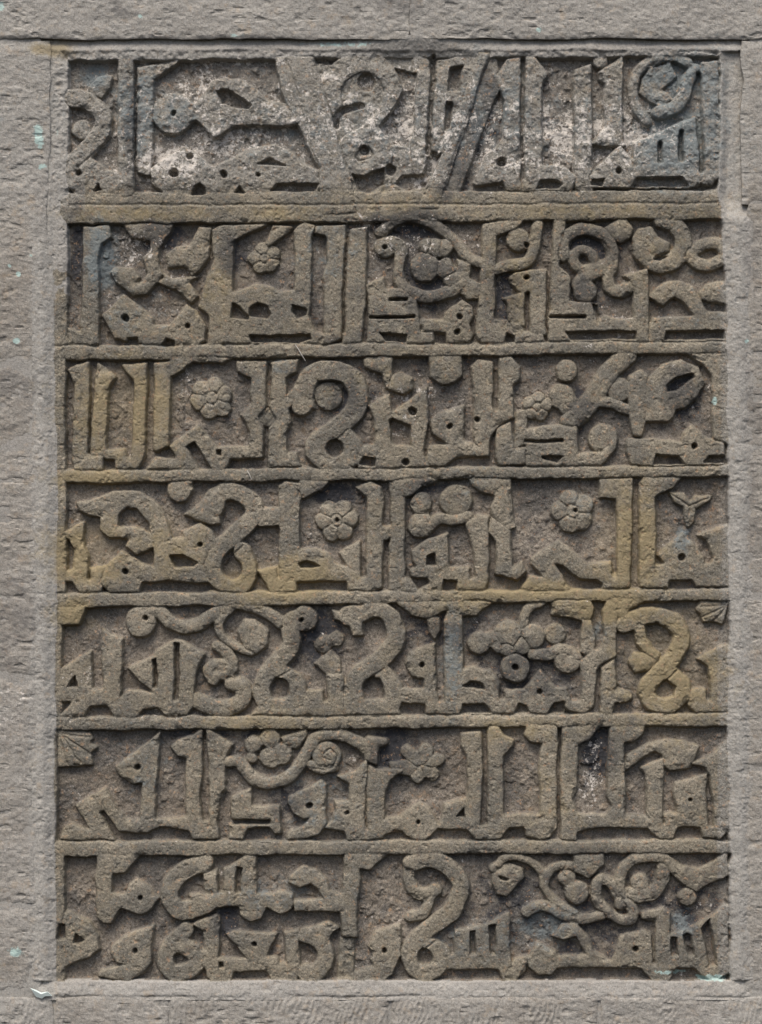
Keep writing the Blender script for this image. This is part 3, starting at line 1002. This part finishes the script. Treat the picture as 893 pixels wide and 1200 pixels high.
# ------------------------------------------------------------ the wall: mortar bed and stone blocks
wall = bpy.data.objects.new('stone_wall', None); C.objects.link(wall)
wall['label'] = 'grey weathered stone wall of large blocks surrounding the carved tablet'; wall['category'] = 'wall'
part('mortar_bed', 21, M_MORTAR, wall)
def block(x0, x1, y0, y1, z, seed, nm='stone_block', step=1.5, mat=None, tool=0.0):
    xs = np.unique(np.append(np.arange(x0, x1, step), x1)); ys = np.unique(np.append(np.arange(y0, y1, step), y1))
    X, Y = np.meshgrid(xs, ys)
    d = np.minimum(np.minimum(X - x0, x1 - X), np.minimum(Y - y0, y1 - Y))
    zz = z + fbm(X, Y, 80, seed, 3) * 2.0 + fbm(X, Y, 18, seed + 1, 4) * .8 + fbm(X, Y, 4.5, seed + 2, 3, sx=1.5) * .8
    zz -= smooth(.28, .6, fbm(X, Y, 9, seed + 3, 3, sx=2.0)) * 1.3
    if tool: zz += tool * np.sin((X * 1.0 + Y * .25 + fbm(X, Y, 30, seed + 5) * 10) * .9) * smooth(-.2, .4, fbm(X, Y, 40, seed + 6))
    soft = (x1 < 60) | (x0 > 860)
    zz -= (2.2 if soft else 1.7) * np.exp(-d / (7.0 if soft else 3.0)) * (1 - .9 * np.exp(-((X - 485) / 80) ** 2) * (Y < 60))
    ex = fbm(X, Y, 34, seed + 7, 5) * 4.2 * np.exp(-d / 10); ey = fbm(X, Y, 34, seed + 8, 5) * 2.8 * np.exp(-d / 10)
    XX, YY = X + ex, Y + ey
    n1, n2 = len(xs), len(ys)
    v = np.stack([PX(XX).ravel(), (-zz * .001).ravel(), PZ(YY).ravel()], 1)
    a, b = np.meshgrid(np.arange(n2 - 1), np.arange(n1 - 1), indexing='ij'); k = (a * n1 + b).ravel()
    f = np.stack([k, k + n1, k + n1 + 1, k + 1], 1)
    ring = np.concatenate([np.arange(n1), np.arange(1, n2) * n1 + n1 - 1, (n2 - 1) * n1 + np.arange(n1 - 2, -1, -1), np.arange(n2 - 2, 0, -1) * n1])
    vb = v[ring].copy(); vb[:, 1] = .06; base = len(v); v2 = np.vstack([v, vb]); m = len(ring); q = np.arange(m)
    side = np.stack([ring, ring[(q + 1) % m], base + (q + 1) % m, base + q], 1)
    f = np.vstack([f, side])
    Xa = np.append(XX.ravel(), XX.ravel()[ring]); Ya = np.append(YY.ravel(), YY.ravel()[ring])
    z0 = np.zeros(len(Xa)); o1 = np.ones(len(Xa))
    sa = np.stack([stain(Xa, Ya, 'ochre'), stain(Xa, Ya, 'lime'), stain(Xa, Ya, 'soot'), o1], 1)
    sb = np.stack([stain(Xa, Ya, 'blue'), stain(Xa, Ya, 'mint'), pale_map(Xa, Ya), o1], 1)
    return link(nm, mesh_from(nm, v2, f, mat or M_WALL, sa, sb, False), wall)
LX, RX = -120, 1013
block(LX, 479, -120, 46.5, 5.6, 200); block(480, RX, -120, 46, 5.8, 210)
block(LX, 58, 48.5, 425, 4.5, 220); block(LX, 46, 428, 792, 3.6, 230); block(LX, 44, 795, 1058, 4.6, 240); block(LX, 42, 1061, 1161, 4.2, 250)
block(869, RX, 47.5, 238.5, 4.5, 260); block(876, RX, 239, 412, 4.8, 270); block(874, RX, 415, 700, 4.4, 280); block(876, RX, 703, 900, 4.8, 290); block(875, RX, 903, 1161, 4.4, 300)
for k, (a, b) in enumerate([(LX, 64), (67, 196), (199, 455), (458, 700), (703, RX)]): block(a, b, 1168, 1310, 5.6 + (k % 2) * .6, 310 + k * 10, tool=.5)
# backing mortar behind the joints
def sheet(name, x0, x1, y0, y1, z, mat, step=6):
    xs = np.arange(x0, x1 + step, step, dtype=float); ys = np.arange(y0, y1 + step, step, dtype=float); X, Y = np.meshgrid(xs, ys)
    zz = z + fbm(X, Y, 20, 401, 3) * .8
    v = np.stack([PX(X).ravel(), (-zz * .001).ravel(), PZ(Y).ravel()], 1); n1, n2 = len(xs), len(ys)
    a, b = np.meshgrid(np.arange(n2 - 1), np.arange(n1 - 1), indexing='ij'); k = (a * n1 + b).ravel()
    f = np.stack([k, k + n1, k + n1 + 1, k + 1], 1); z4 = np.zeros((len(v), 4)); z5 = z4.copy(); z5[:, 2] = pale_map(X, Y).ravel(); return link(name, mesh_from(name, v, f, mat, z4, z5, False), wall)
sheet('joint_mortar', LX, 44, -120, 1310, 2.6, M_MORTAR); sheet('joint_mortar', 878, RX, -120, 1310, 2.6, M_MORTAR)
sheet('joint_mortar', 44, 878, -120, 40, 2.6, M_MORTAR); sheet('joint_mortar', 44, 878, 1171, 1310, 2.6, M_MORTAR)

# ------------------------------------------------------------ small loose things
def flake(name, outline, z, label, t=1.2):
    import bmesh
    bm = bmesh.new(); P = np.array(outline, float); c = P.mean(0)
    fr = [bm.verts.new((PX(x), -(z + 1.5 * math.sin(x * .7) + .8) * .001, PZ(y))) for x, y in P]
    bk = [bm.verts.new((PX(x), -(z - t) * .001, PZ(y))) for x, y in P]
    m = bm.verts.new((PX(c[0]), -(z + 2.2) * .001, PZ(c[1]))); n = len(P)
    for i in range(n):
        j = (i + 1) % n; bm.faces.new((fr[i], fr[j], m)); bm.faces.new((fr[i], bk[i], bk[j], fr[j]))
    bm.faces.new(bk[::-1]); bmesh.ops.recalc_face_normals(bm, faces=bm.faces)
    me = bpy.data.meshes.new(name); bm.to_mesh(me); bm.free(); me.materials.append(M_FLAKE)
    o = link(name, me); o['label'] = label; o['category'] = 'paint flake'; return o
flake('paint_flake', [(37, 1157), (43, 1159), (49, 1162), (57, 1161), (62, 1166), (54, 1166), (50, 1169), (43, 1167)], 7, 'pale mint paint flake on the ledge below the lower left corner of the tablet')

def straw(points, z, label):
    import bmesh
    bm = bmesh.new(); rings = []
    for i, (x, y) in enumerate(points):
        r = .55 if 0 < i < len(points) - 1 else .3
        rings.append([bm.verts.new((PX(x + r * math.cos(a)), -(z + r * math.sin(a) + .5 * math.sin(i * 1.3)) * .001, PZ(y))) for a in [k * math.pi / 3 for k in range(6)]])
    for a, b in zip(rings[:-1], rings[1:]):
        for k in range(6): bm.faces.new((a[k], a[(k + 1) % 6], b[(k + 1) % 6], b[k]))
    bm.faces.new(rings[0][::-1]); bm.faces.new(rings[-1]); bmesh.ops.recalc_face_normals(bm, faces=bm.faces)
    me = bpy.data.meshes.new('straw'); bm.to_mesh(me); bm.free(); me.materials.append(M_STRAW)
    o = link('straw', me); o['label'] = label; o['category'] = 'straw'; o['group'] = 'dry straws stuck to the tablet'
M_STRAW = bpy.data.materials.new('dry_straw'); M_STRAW.use_nodes = True
_t = M_STRAW.node_tree; _n = _t.nodes.new('ShaderNodeTexNoise'); _n.inputs['Scale'].default_value = 200; _r = _t.nodes.new('ShaderNodeValToRGB')
_r.color_ramp.elements[0].color = (.42, .39, .34, 1); _r.color_ramp.elements[1].color = (.66, .63, .58, 1); _t.links.new(_n.outputs[0], _r.inputs[0]); _t.links.new(_r.outputs[0], _t.nodes['Principled BSDF'].inputs['Base Color'])
straw([(346, 404), (349, 408), (353, 415), (358, 423)], 2.0, 'thin pale straw across the divider between the second and third script rows')
straw([(289.5, 551), (292, 555), (295, 562)], 1.8, 'short pale straw on the divider between the third and fourth script rows')
